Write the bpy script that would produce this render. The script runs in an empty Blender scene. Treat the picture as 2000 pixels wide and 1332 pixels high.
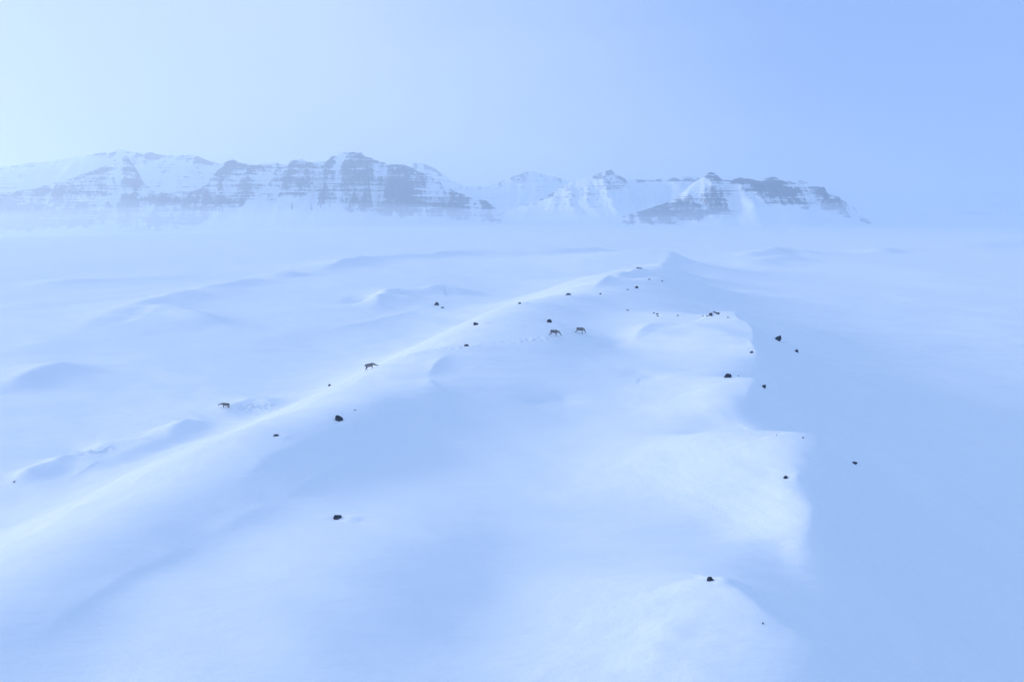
import bpy, bmesh, math, random
import numpy as np

scene = bpy.context.scene
R = math.radians
# ---------------------------------------------------------------- camera
cam_data = bpy.data.cameras.new('camera'); cam = bpy.data.objects.new('camera', cam_data)
scene.collection.objects.link(cam); scene.camera = cam
cam_data.sensor_width = 36.0; cam_data.lens = 24.0
cam_data.clip_start = 0.5; cam_data.clip_end = 60000
cam.location = (0, 0, 0); cam.rotation_euler = (R(90) - math.atan(241 / 1333.3), 0, 0)
# ---------------------------------------------------------------- sky and sun
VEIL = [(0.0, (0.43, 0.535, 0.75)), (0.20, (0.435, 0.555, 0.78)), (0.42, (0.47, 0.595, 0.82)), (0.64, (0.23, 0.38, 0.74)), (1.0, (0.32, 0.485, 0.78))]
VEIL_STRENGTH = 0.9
SUN_AZ, SUN_EL = R(-72), R(11)                       # left of the view, low
world = bpy.data.worlds.new('World'); scene.world = world; world.use_nodes = True
wn, wl = world.node_tree.nodes, world.node_tree.links
wn.clear()
def node(nt, kind, **kw):
    n = nt.nodes.new(kind)
    for k, v in kw.items():
        if k.startswith('in'): n.inputs[int(k[2:])].default_value = v
        else: setattr(n, k, v)
    return n
def math_node(nt, op, a, b=None, clamp=False):
    n = nt.nodes.new('ShaderNodeMath'); n.operation = op; n.use_clamp = clamp
    for k, v in enumerate((a, b)):
        if v is None: continue
        if hasattr(v, 'links') or hasattr(v, 'is_output'): nt.links.new(v, n.inputs[k])
        else: n.inputs[k].default_value = v
    return n.outputs[0]
def mix_rgb(nt, fac, a, b, mode='MIX'):
    n = nt.nodes.new('ShaderNodeMix'); n.data_type = 'RGBA'; n.blend_type = mode; n.clamp_factor = True
    for k, v in ((0, fac), (6, a), (7, b)):
        if hasattr(v, 'is_output'): nt.links.new(v, n.inputs[k])
        elif k == 0: n.inputs[k].default_value = v
        else: n.inputs[k].default_value = (*v, 1)
    return n.outputs[2]
def ramp(nt, fac, stops, interp='LINEAR'):
    n = nt.nodes.new('ShaderNodeValToRGB'); e = n.color_ramp.elements; n.color_ramp.interpolation = interp
    while len(e) < len(stops): e.new(0.5)
    for el, (p, c) in zip(e, stops):
        el.position = p; el.color = (*c, 1) if hasattr(c, '__len__') else (c, c, c, 1)
    nt.links.new(fac, n.inputs[0])
    return n.outputs[0]

wt = world.node_tree
out = node(wt, 'ShaderNodeOutputWorld')
sky = node(wt, 'ShaderNodeTexSky', sky_type='NISHITA', sun_disc=False, sun_elevation=SUN_EL, sun_rotation=SUN_AZ)
bg_sky = node(wt, 'ShaderNodeBackground', in1=0.05)
cold = mix_rgb(wt, 1.0, sky.outputs[0], (0.11, 0.11, 0.20), 'MULTIPLY')     # the camera's cold white balance
wl.new(cold, bg_sky.inputs[0])
# thin high cloud: pale sunward, then bluer; unseen overhead part brightened to lift the shade
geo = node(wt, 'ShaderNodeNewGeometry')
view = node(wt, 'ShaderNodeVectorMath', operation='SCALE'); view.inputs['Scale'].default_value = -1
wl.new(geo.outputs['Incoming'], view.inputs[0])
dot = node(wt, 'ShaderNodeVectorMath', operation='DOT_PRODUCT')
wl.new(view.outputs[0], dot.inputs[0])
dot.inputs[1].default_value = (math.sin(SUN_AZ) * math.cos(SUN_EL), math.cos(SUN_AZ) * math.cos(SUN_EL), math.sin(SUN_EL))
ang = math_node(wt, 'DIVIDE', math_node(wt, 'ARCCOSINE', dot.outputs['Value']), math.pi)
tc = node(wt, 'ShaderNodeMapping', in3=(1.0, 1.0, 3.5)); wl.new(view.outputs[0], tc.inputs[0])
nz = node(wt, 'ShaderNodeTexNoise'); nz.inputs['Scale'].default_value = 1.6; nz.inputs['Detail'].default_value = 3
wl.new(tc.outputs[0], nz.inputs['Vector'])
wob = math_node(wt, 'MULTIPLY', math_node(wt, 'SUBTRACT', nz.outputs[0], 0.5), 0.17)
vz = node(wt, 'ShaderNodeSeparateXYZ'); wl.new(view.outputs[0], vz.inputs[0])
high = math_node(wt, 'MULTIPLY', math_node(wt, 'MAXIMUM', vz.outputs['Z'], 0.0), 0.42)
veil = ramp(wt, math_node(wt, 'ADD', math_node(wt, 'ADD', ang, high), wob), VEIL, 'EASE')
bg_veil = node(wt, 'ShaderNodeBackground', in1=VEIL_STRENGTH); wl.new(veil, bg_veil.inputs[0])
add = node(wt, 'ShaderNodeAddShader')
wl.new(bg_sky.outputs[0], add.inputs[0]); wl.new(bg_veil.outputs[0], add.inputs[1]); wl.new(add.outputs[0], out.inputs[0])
sun_data = bpy.data.lights.new('sun', 'SUN'); sun = bpy.data.objects.new('sun', sun_data)
scene.collection.objects.link(sun)
sun_data.energy = 2.15; sun_data.angle = R(14); sun_data.color = (1.0, 0.95, 0.88)
sun.rotation_euler = (R(90) - SUN_EL, 0, -SUN_AZ + math.pi)
vs = scene.view_settings
vs.view_transform = 'Standard'; vs.look = 'None'; vs.exposure = 0.41; vs.gamma = 1.0; vs.use_curve_mapping = False
scene.render.engine = 'CYCLES'
scene.cycles.volume_bounces = 3; scene.cycles.use_denoising = True; scene.cycles.max_bounces = 8

# ---------------------------------------------------------------- terrain
def _hash(ix, iy, seed):
    h = (ix.astype(np.int64) * 374761393 + iy.astype(np.int64) * 668265263 + seed * 974711) & 0xFFFFFFFF
    h = ((h ^ (h >> 13)) * 1274126177) & 0xFFFFFFFF
    h = h ^ (h >> 16)
    return (h & 0xFFFF) / 65535.0 * 2 * np.pi

def noise(x, y, seed=0):
    """2-D gradient noise, about -0.7 .. 0.7"""
    ix = np.floor(x); iy = np.floor(y); fx = x - ix; fy = y - iy
    u = fx * fx * fx * (fx * (fx * 6 - 15) + 10); v = fy * fy * fy * (fy * (fy * 6 - 15) + 10)
    def g(a, b):
        t = _hash(ix + a, iy + b, seed)
        return np.cos(t) * (fx - a) + np.sin(t) * (fy - b)
    top = g(0, 0) * (1 - u) + g(1, 0) * u
    bot = g(0, 1) * (1 - u) + g(1, 1) * u
    return top * (1 - v) + bot * v

def fbm(x, y, octaves, seed=0, gain=0.5):
    s = np.zeros_like(x); a = 1.0
    for k in range(octaves):
        s += a * noise(x * 2.0 ** k + 17.3 * k, y * 2.0 ** k - 9.1 * k, seed + k); a *= gain
    return s

def smooth(a, b, t):
    t = np.clip((t - a) / (b - a), 0, 1)
    return t * t * (3 - 2 * t)

def plain(x, y):
    """the wide snow plain: level on the right, falling away towards the far left"""
    return -37.0 - 75.0 * smooth(200, 2900, -x) * smooth(200, 3400, y)

def fit_surface(ctrl):
    """thin-plate surface through the surveyed points, as height above the plain"""
    c = np.array(ctrl, float)
    p = c[:, :2] / 50.0
    d = c[:, 2] - plain(c[:, 0], c[:, 1])
    r2 = ((p[:, None, :] - p[None, :, :]) ** 2).sum(-1)
    K = 0.5 * r2 * np.log(r2 + 1e-9)
    n = len(c)
    A = np.zeros((n + 3, n + 3))
    A[:n, :n] = K + np.eye(n) * 0.004
    A[:n, n] = 1; A[:n, n + 1:] = p
    A[n:, :n] = A[:n, n:].T
    return p, np.linalg.solve(A, np.concatenate([d, np.zeros(3)]))

def base_height(x, y, fit):
    p, w = fit
    out = plain(x, y)
    m = (y > -70) & (y < 680) & (np.abs(x) < 420)
    xs, ys = x[m] / 50.0, y[m] / 50.0
    z = w[-3] + w[-2] * xs + w[-1] * ys
    for (px, py), wi in zip(p, w[:-3]):
        r2 = (xs - px) ** 2 + (ys - py) ** 2
        z += wi * 0.5 * r2 * np.log(r2 + 1e-9)
    win = smooth(680, 540, y[m]) * smooth(-70, -10, y[m]) * smooth(420, 220, np.abs(x[m]))
    out[m] += z * win
    return out

def polyline(pts, step):
    """Catmull-Rom through the points, resampled"""
    P = np.array(pts, float)
    P = np.vstack([2 * P[0] - P[1], P, 2 * P[-1] - P[-2]])
    out = []
    for i in range(1, len(P) - 2):
        n = max(2, int(np.hypot(*(P[i + 1] - P[i])) / step))
        t = (np.arange(n) / n)[:, None]
        a, b, c, d = P[i - 1:i + 3]
        out.append(0.5 * (2 * b + (c - a) * t + (2 * a - 5 * b + 4 * c - d) * t ** 2 + (3 * b - a - 3 * c + d) * t ** 3))
    out.append(P[-2][None])
    return np.vstack(out)

def crest(x, y, z, pts, amp, wl, wr, rnd, tap=0.3):
    """a wind-shaped drift along a line: amp high on it, wl / wr wide to its left / right"""
    L = polyline(pts, max(1.0, min(wl, wr) * 0.7))
    R = 4.5 * max(wl, wr)
    m = (x > L[:, 0].min() - R) & (x < L[:, 0].max() + R) & (y > L[:, 1].min() - R) & (y < L[:, 1].max() + R)
    if not m.any(): return
    xs, ys = x[m], y[m]
    best = np.full(xs.shape, 1e18); sd = np.zeros(xs.shape); par = np.zeros(xs.shape)
    seg = np.hypot(*(L[1:] - L[:-1]).T); cum = np.concatenate([[0], np.cumsum(seg)]); tot = cum[-1]
    for i in range(len(L) - 1):
        a, b = L[i], L[i + 1]; e = b - a; l2 = (e ** 2).sum() + 1e-9
        t = np.clip(((xs - a[0]) * e[0] + (ys - a[1]) * e[1]) / l2, 0, 1)
        dx = xs - a[0] - t * e[0]; dy = ys - a[1] - t * e[1]
        d2 = dx * dx + dy * dy
        k = d2 < best
        best[k] = d2[k]
        cr = e[0] * dy - e[1] * dx
        sd[k] = np.sign(cr[k]); par[k] = (cum[i] + t[k] * seg[i]) / tot
    d = np.sqrt(best)
    ds = np.sqrt(d * d + rnd * rnd) - rnd
    w = np.where(sd > 0, wl, wr)
    # blend the two widths near the line so that the ends stay smooth
    f = np.exp(-ds / w) * smooth(4.5, 2.5, d / w)
    e = np.minimum(par, 1 - par)
    brk = 1 + 0.45 * noise(xs / (3 * max(wl, wr)), ys / (3 * max(wl, wr)), 61) + 0.35 * noise(xs / max(wl, wr), ys / max(wl, wr), 62)
    z[m] += amp * brk * f * (smooth(0, tap, e) if tap > 0 else 1)

def wind(x, y):
    """coordinates along and across the prevailing wind"""
    a = math.radians(-22)
    return x * math.cos(a) + y * math.sin(a), -x * math.sin(a) + y * math.cos(a)

def ground_height(x, y, fit, crests, tracks, detail=True):
    z = base_height(x, y, fit)
    for c in crests: crest(x, y, z, *c)
    r = np.hypot(x, y)
    if detail:
        near = smooth(700, 250, r)
        a, c = wind(x, y)
        wx = fbm(x / 40, y / 40, 2, 5) * 6
        z += (0.48 + 0.35 * smooth(22, 45, x)) * fbm(a / 30, (c + wx) / 11, 3, 11) * near            # drifts
        pat = smooth(-0.05, 0.35, fbm(x / 35, y / 35, 2, 31))
        z += 0.11 * fbm(a / 5.0, (c + wx * 0.4) / 1.3, 3, 23) * smooth(260, 140, r) * (0.25 + 0.75 * pat)   # sastrugi
        far = smooth(150, 500, r) * smooth(9000, 3000, r)
        z += far * (1.6 * fbm(x / 150, y / 260, 3, 41) + 2.6 * fbm(x / 700, y / 1100, 2, 43))
        z += 0.85 * smooth(130, 300, r) * smooth(2500, 1200, r) * fbm(a / 60, (c + 2 * wx) / 26, 3, 47)
        for pts, wid, amp in tracks:                                    # trodden, broken snow
            L = polyline(pts, 0.8)
            m = (x > L[:, 0].min() - 6) & (x < L[:, 0].max() + 6) & (y > L[:, 1].min() - 6) & (y < L[:, 1].max() + 6)
            if not m.any(): continue
            xs, ys = x[m], y[m]
            d = np.full(xs.shape, 1e9)
            for p in L: d = np.minimum(d, np.hypot(xs - p[0], ys - p[1]))
            g = smooth(wid * 1.3, wid * 0.3, d)
            n = noise(xs / 0.75, ys / 0.75, 77) + 0.5 * noise(xs / 0.4, ys / 0.4, 78)
            z[m] += g * amp * (n - 0.45 * smooth(0.1, 0.4, noise(xs / 1.1, ys / 1.1, 79)))
    return z

SURVEY = [
    (-41.29, 51.28, -25.8), (-40.65, 56.49, -26), (-40.34, 63.57, -26.3), (-38.53, 73.12, -26.6), (-35.2, 80.37, -26.6),
    (-31.65, 88.48, -26.2), (-27.19, 97.8, -25.2), (-22.51, 106.18, -24), (-17.08, 111.59, -22.6),
    (-12.34, 115.53, -21.6), (-6.71, 126.31, -20.2), (1.69, 149.55, -19), (7.16, 158.38, -18.8), (13.52, 163.14, -18.5),
    (28.7, 212.56, -19.3), (39.06, 248.31, -20.5), (56.46, 301.99, -22), (126.64, 534.34, -29), (-57.46, 71.53, -35),
    (-56.26, 78.37, -35), (-56.04, 88.49, -35.5), (-53.12, 101.01, -35.5), (-48.92, 111.93, -35.5),
    (-44.61, 124.98, -35.5), (-40.08, 144.44, -35.5), (-34.94, 165.09, -35.5), (-28.29, 185.26, -35.5),
    (-21.49, 201.58, -35.5), (-12.69, 239.2, -35.5), (3.38, 299.07, -35.5), (14.55, 322.14, -35.8),
    (28.34, 342.56, -36), (54.53, 428.05, -36.3), (-54.31, 124.98, -35.6), (-79.16, 100.56, -37),
    (-101.62, 130.91, -37.5), (-80.86, 130.21, -37.3), (-71.62, 155.04, -37), (-140.42, 183.39, -38),
    (-110.86, 180.98, -37.5), (-198.03, 261.44, -38), (-139.91, 230.26, -37), (-105.5, 231.51, -37.2),
    (-69.95, 230.26, -37), (-155.58, 344.65, -37), (-97.03, 321.98, -37), (-42.39, 280.58, -36.5), (-55.7, 370.67, -37),
    (-35.81, 478.49, -37), (-98.09, 436.3, -37), (155.82, 837.82, -36.8), (238.61, 973, -37), (50.13, 672.56, -37),
    (-28.24, 34.4, -21.4), (-27.11, 39.33, -21.5), (-25.57, 45.57, -21.75), (-23.71, 52.4, -21.9),
    (-21.75, 60.07, -22.1), (-18.85, 66.96, -22), (-15.42, 70.63, -22), (-12.05, 77.67, -22), (-9.86, 85.11, -22),
    (-11.64, 94.59, -22.2), (-9.82, 106.98, -21.5), (-1.74, 114.39, -20.5), (7.08, 116.23, -20.2),
    (-24.63, 31.47, -22.3), (-23.69, 40.51, -22.5), (-21.08, 46.01, -22.75), (-17.39, 54.72, -23.1),
    (-14.38, 65.23, -24), (-10.96, 69.92, -24), (-5.43, 69.14, -24.3), (0, 65.5, -24.1), (4.72, 59.58, -23.9),
    (9.7, 68.75, -23.6), (-18.88, 32.59, -21.9), (-16.16, 39.79, -22.1), (-14, 45.89, -22.3), (-8.55, 44.29, -21.9),
    (-5.31, 43.92, -22.1), (-2.83, 43.81, -22.8), (-0.96, 39.18, -22.8), (-8.5, 34.47, -21.6), (-5.92, 36.14, -22),
    (-3.44, 34.72, -22.7), (3.42, 42.29, -22.75), (7.46, 46.41, -22.95), (0, 29.82, -22.3), (4.05, 32.59, -21.9),
    (-9.68, 28.89, -21.6), (-20.26, 30.22, -22.6), (0, 35.06, -22.6), (11.86, 37.39, -21.1), (13.12, 32.51, -20.9),
    (14.7, 29.39, -21.1), (8.4, 34.07, -21.35), (5.98, 28.55, -21.35), (15.85, 43.61, -22.7), (10.36, 42.71, -22.6),
    (18.71, 43.54, -23.8), (15.15, 47.12, -23.3), (28.07, 60.87, -19.9), (24.03, 61.48, -20.1), (20.28, 64.92, -20.8),
    (24.55, 52.02, -20), (20.68, 52.31, -20.55), (16.57, 52.26, -21.4), (21.72, 46.27, -20.9), (18.51, 48.24, -22.2),
    (19.9, 44.12, -22.2), (12.25, 55.19, -22.6), (34.81, 66.32, -25.5), (26.09, 55.33, -19.9), (23.58, 49.57, -20.3),
    (22.62, 50.06, -20.5), (40.13, 72.84, -26.8), (51, 80.99, -29.8), (25.61, 49.69, -25), (27.4, 48.34, -26),
    (28.53, 43.41, -27.2), (48.04, 66.86, -30.2), (44.86, 55.4, -29.8), (31.6, 37.71, -28.2), (23.13, 34.5, -25.8),
    (21.21, 36.61, -24.6), (92.68, 119.39, -34.2), (84.55, 137.08, -33.8), (52.4, 102.28, -29.3), (29.04, 87.77, -20.6),
    (31.7, 85.75, -20.6), (24.5, 79.01, -22), (26.46, 77.58, -21.6), (37.81, 96.1, -24), (38.06, 92.51, -26.5),
    (29.14, 78.05, -23.3), (22.64, 83.57, -22.6), (17.91, 76.68, -23.2), (21.66, 73.13, -22.6), (43.92, 134.91, -19.3),
    (40.26, 136.43, -19.1), (33.36, 133.49, -19.3), (28.31, 133.43, -19.7), (24.47, 123.66, -21.3),
    (25.31, 110.33, -22), (33.47, 109.59, -21), (42.57, 121.15, -20.4), (38.19, 105.82, -21.1), (27.01, 100.5, -22.4),
    (18.56, 121.74, -22.1), (12.47, 108.59, -22.5), (0, 105.21, -21.8), (0, 94.28, -22.5), (-3.29, 85.05, -23),
    (5.54, 89.54, -23.5), (14.26, 92.34, -23.5), (6.28, 80.64, -24.4), (-6.17, 79.32, -24), (16.12, 83.08, -23.8),
    (17.76, 100.52, -22.8), (54.83, 138.9, -25), (58.97, 139, -27.5), (84.01, 184.1, -31), (125.43, 276.73, -36),
    (171.88, 284.42, -37), (220.66, 292.11, -38), (96.24, 180.05, -34.5), (146.65, 192.05, -36.8),
    (127.9, 339.99, -36.5), (25.87, 151.38, -20.5), (22.28, 164.09, -20.1), (16.1, 141.73, -20.6),
    (37.13, 203.31, -20.6), (50.52, 232.13, -21.6), (54.92, 235.25, -26.5), (65.87, 253.08, -31), (24.55, 181.2, -20),
    (89.6, 345.63, -34.5), (124.63, 395.45, -36.5), (46.44, 247.64, -22.3), (38.73, 234.53, -22),
    (79.12, 371.36, -26.5), (135.79, 542.78, -35.5), (166.44, 637.7, -36.5), (148.37, 522.41, -36.5),
    (196.37, 584.64, -36.5), (96.31, 408.13, -34), (250.66, 672.56, -37), (277.05, 529.56, -37),
]
DRIFTS = [
    ([(-35.55, 44.04), (-35.82, 56.31), (-28.73, 65.45), (-24.02, 86.2), (-19.49, 105.88), (-11.94, 111.64), (-6.5, 122.09)], 0.3, 3, 6, 0.8, 0.15),
    ([(-23.6, 52.12), (-21.74, 60.01), (-18.79, 66.73), (-15.47, 70.83), (-12.29, 75.22)], 0.6, 8, 2.2, 0.3, 0.3),
    ([(-25.49, 31.96), (-25.32, 32.89), (-24.7, 37.33), (-24.15, 40.78), (-23.55, 41.53), (-21.87, 45.3)], 0.16, 4, 0.45, 0.2, 0.25),
    ([(-21.94, 45.46), (-20.57, 48.51), (-18.94, 51.69)], 0.22, 3, 1.0, 0.3, 0.3),
    ([(-18.94, 51.69), (-17.4, 57.86), (-15.52, 63.56), (-14.36, 65.19)], 0.25, 4, 0.5, 0.15, 0.35),
    ([(-15.39, 72.71), (-12.87, 75.25), (-10.01, 79.6)], -0.7, 1.2, 2.6, 0.6, 0.4),
    ([(-11.82, 91.89), (-11.54, 100.28), (-9.66, 107.08)], 0.6, 4, 1.1, 0.3, 0.4),
    ([(-6.22, 84.6), (-10.09, 87.18), (-12.48, 94.3)], 0.5, 4, 1.3, 0.3, 0.4),
    ([(0.0, 84.92), (4.76, 87.95), (10.58, 91.3)], -0.45, 1.5, 3, 0.8, 0.4),
    ([(21.34, 119.02), (24.33, 125.44), (28.54, 132.08)], 0.9, 2.5, 5, 0.5, 0.35),
    ([(12.36, 115.78), (17.86, 120.09), (22.38, 122.43)], -0.8, 3, 2.2, 0.8, 0.4),
    ([(37.09, 99.72), (38.35, 105.82), (42.74, 120.05), (41.96, 125.62), (43.47, 133.49), (40.26, 136.43), (35.75, 134.94)], 1.5, 7, 1.2, 0.15, 0.25),
    ([(26.44, 74.7), (28.72, 80.78), (31.47, 85.47), (29.71, 87.77)], 0.9, 5, 1.4, 0.25, 0.3),
    ([(38.57, 100.43), (38.2, 104.68), (38.72, 110.8)], 0.6, 1.2, 1.2, 0.4, 0.4),
    ([(19.04, 43.63), (19.9, 44.12), (21.33, 45.43), (23.87, 50.13), (26.4, 56.05), (27.43, 59.66), (25.38, 61.33)], 0.6, 4, 0.7, 0.12, 0.25),
    ([(16.75, 29.41), (14.75, 31.21), (13.4, 33.22), (12.52, 36.55), (12.0, 38.33)], 0.5, 5, 1.0, 0.15, 0.2),
    ([(5.99, 28.6), (8.2, 31.99), (9.62, 34.74)], 0.22, 1.2, 1.2, 0.5, 0.4),
    ([(-72.11, 90.95), (-69.55, 95.72), (-68.5, 101.23), (-68.88, 103.38)], 1.3, 3, 4, 0.6, 0.3),
    ([(-70.28, 102.76), (-65.88, 104.91), (-60.19, 105.88), (-53.77, 101.47)], 1.2, 3, 7, 0.8, 0.3),
    ([(-55.92, 104.89), (-56.11, 115.09), (-53.64, 118.8)], 1.8, 5, 5, 1.0, 0.4),
    ([(-52.85, 118.05), (-52.24, 125.85), (-48.84, 128.56), (-43.53, 120.53)], 1.5, 3, 7, 0.8, 0.35),
    ([(-53.89, 195.78), (-46.2, 216.55), (-37.96, 237.99)], 0.5, 5, 6, 1.5, 0.4),
    ([(-148.11, 252.23), (-139.76, 263.84), (-116.81, 248.6), (-92.61, 227.83)], 3.4, 5, 12, 1.5, 0.4),
    ([(-158.25, 207.58), (-143.45, 219.27), (-150.96, 258.94), (-153.07, 302.83), (-154.69, 354.67), (-143.09, 433.92)], 3.0, 10, 16, 3, 0.25),
    ([(-110.03, 142.29), (-111.04, 153.27), (-111.06, 166.17), (-107.11, 173.48)], 2.8, 12, 6, 1.5, 0.35),
    ([(-145.65, 190.48), (-139.59, 203.34), (-132.72, 212.53)], 0.8, 10, 9, 2, 0.35),
    ([(-53.03, 264.47), (-57.34, 297.98), (-57.93, 334.43), (-45.09, 323.37)], 4.4, 8, 12, 2, 0.35),
    ([(-65.8, 280.98), (-68.55, 311.35), (-77.1, 330.25)], -3.0, 6, 6, 2.5, 0.4),
    ([(-45.09, 332.51), (-36.43, 358.72), (-22.6, 340.87)], 3.0, 9, 10, 2.5, 0.4),
    ([(-68.39, 219.18), (-49.22, 249.72), (-32.51, 287.01)], 0.5, 3, 3, 1.0, 0.35),
    ([(-137.01, 469.24), (-127.04, 548.48), (-111.45, 597.29), (-80.07, 631.47), (-51.51, 691.24), (0.0, 701.0), (54.53, 732.09), (131.34, 802.21)], 4.5, 26, 10, 2.5, 0.12),
    ([(-153.72, 427.2), (-147.72, 443.04), (-133.15, 433.32)], 3.0, 10, 8, 3, 0.4),
    ([(-290.11, 386.1), (-259.6, 406.85), (-226.07, 430.68), (-193.58, 445.38)], 2.5, 25, 14, 4, 0.3),
    ([(175.9, 560.37), (190.69, 567.3), (222.93, 574.23)], 2.5, 14, 12, 4, 0.4),
    ([(192.47, 599.86), (268.58, 721.12), (308.81, 754.04), (305.98, 672.95)], 6.0, 18, 16, 5, 0.4),
    ([(202.55, 577.24), (247.79, 615.1), (281.43, 608.39)], 3.5, 12, 12, 4, 0.4),
    ([(376.23, 732.09), (444.78, 802.21), (438.91, 765.62)], 5.0, 18, 14, 5, 0.4),
    ([(532.71, 842.45), (655.67, 938.37), (814.9, 1034.91)], 5.0, 20, 14, 5, 0.3),
    ([(77.79, 378.37), (104.68, 467.63), (130.07, 545.32), (140.96, 569.75)], 3.0, 14, 7, 1.2, 0.35),
    ([(21.47, 190.48), (28.39, 210.18), (35.39, 236.11)], 1.3, 6, 2.5, 0.5, 0.4),
    ([(35.03, 233.48), (44.88, 266.44), (57.79, 303.01)], 1.6, 6, 3, 0.6, 0.4),
    ([(54.91, 233.69), (50.88, 231.34), (48.81, 248.45)], 1.6, 5, 3, 0.8, 0.35),
    ([(-15.09, 63.84), (-6.43, 53.81), (-2.67, 44.06), (-3.78, 38.62), (-5.74, 34.86)], 0.25, 3, 6, 1.5, 0.3),
    ([(17.23, 66.78), (22.55, 72.33), (26.7, 72.9)], -0.5, 3, 4, 1.2, 0.4),
    ([(15.12, 98.26), (19.21, 100.0), (22.74, 95.34)], -0.35, 2, 3, 1.0, 0.4),
    ([(24.45, 48.48), (27.64, 49.71), (31.36, 50.4)], 0.7, 3, 4, 1.0, 0.4),
    ([(49.47, 99.56), (59.22, 109.26), (70.11, 112.98)], 1.0, 4, 6, 1.5, 0.4),
    ([(40.96, 70.02), (46.13, 70.01), (52.42, 70.75)], 0.9, 5, 6, 2.0, 0.4),
    ([(22.36, 39.43), (26.24, 40.85), (30.99, 42.61)], 0.5, 3, 3, 1.0, 0.4),
    ([(21.61, 51.06), (22.55, 50.9), (24.03, 51.44)], 0.14, 0.5, 0.5, 0.2, 0.45),
    ([(11.34, 37.89), (11.76, 38.04)], 0.2, 0.6, 0.6, 0.3, 0.45),
    ([(12.08, 37.89), (13.21, 37.72), (14.39, 37.96)], 0.1, 0.4, 0.6, 0.2, 0.45),
    ([(-14.05, 48.79), (-13.86, 49.53)], 0.15, 0.8, 0.8, 0.4, 0.45),
    ([(23.22, 36.22), (24.12, 36.16), (24.89, 35.64)], 0.35, 0.8, 0.8, 0.3, 0.45),
]
TRACKS = [
    ([(-69.52, 104.14), (-65.71, 101.45), (-63.68, 102.08)], 1.6, 0.42),
    ([(-50.38, 123.69), (-48.32, 124.61), (-46.01, 123.55)], 1.6, 0.42),
    ([(-21.77, 110.02), (-17.51, 108.92), (-12.61, 109.99), (-7.58, 110.38), (-3.42, 112.12), (3.47, 113.98), (8.83, 115.94)], 1.1, 0.2),
]
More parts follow.
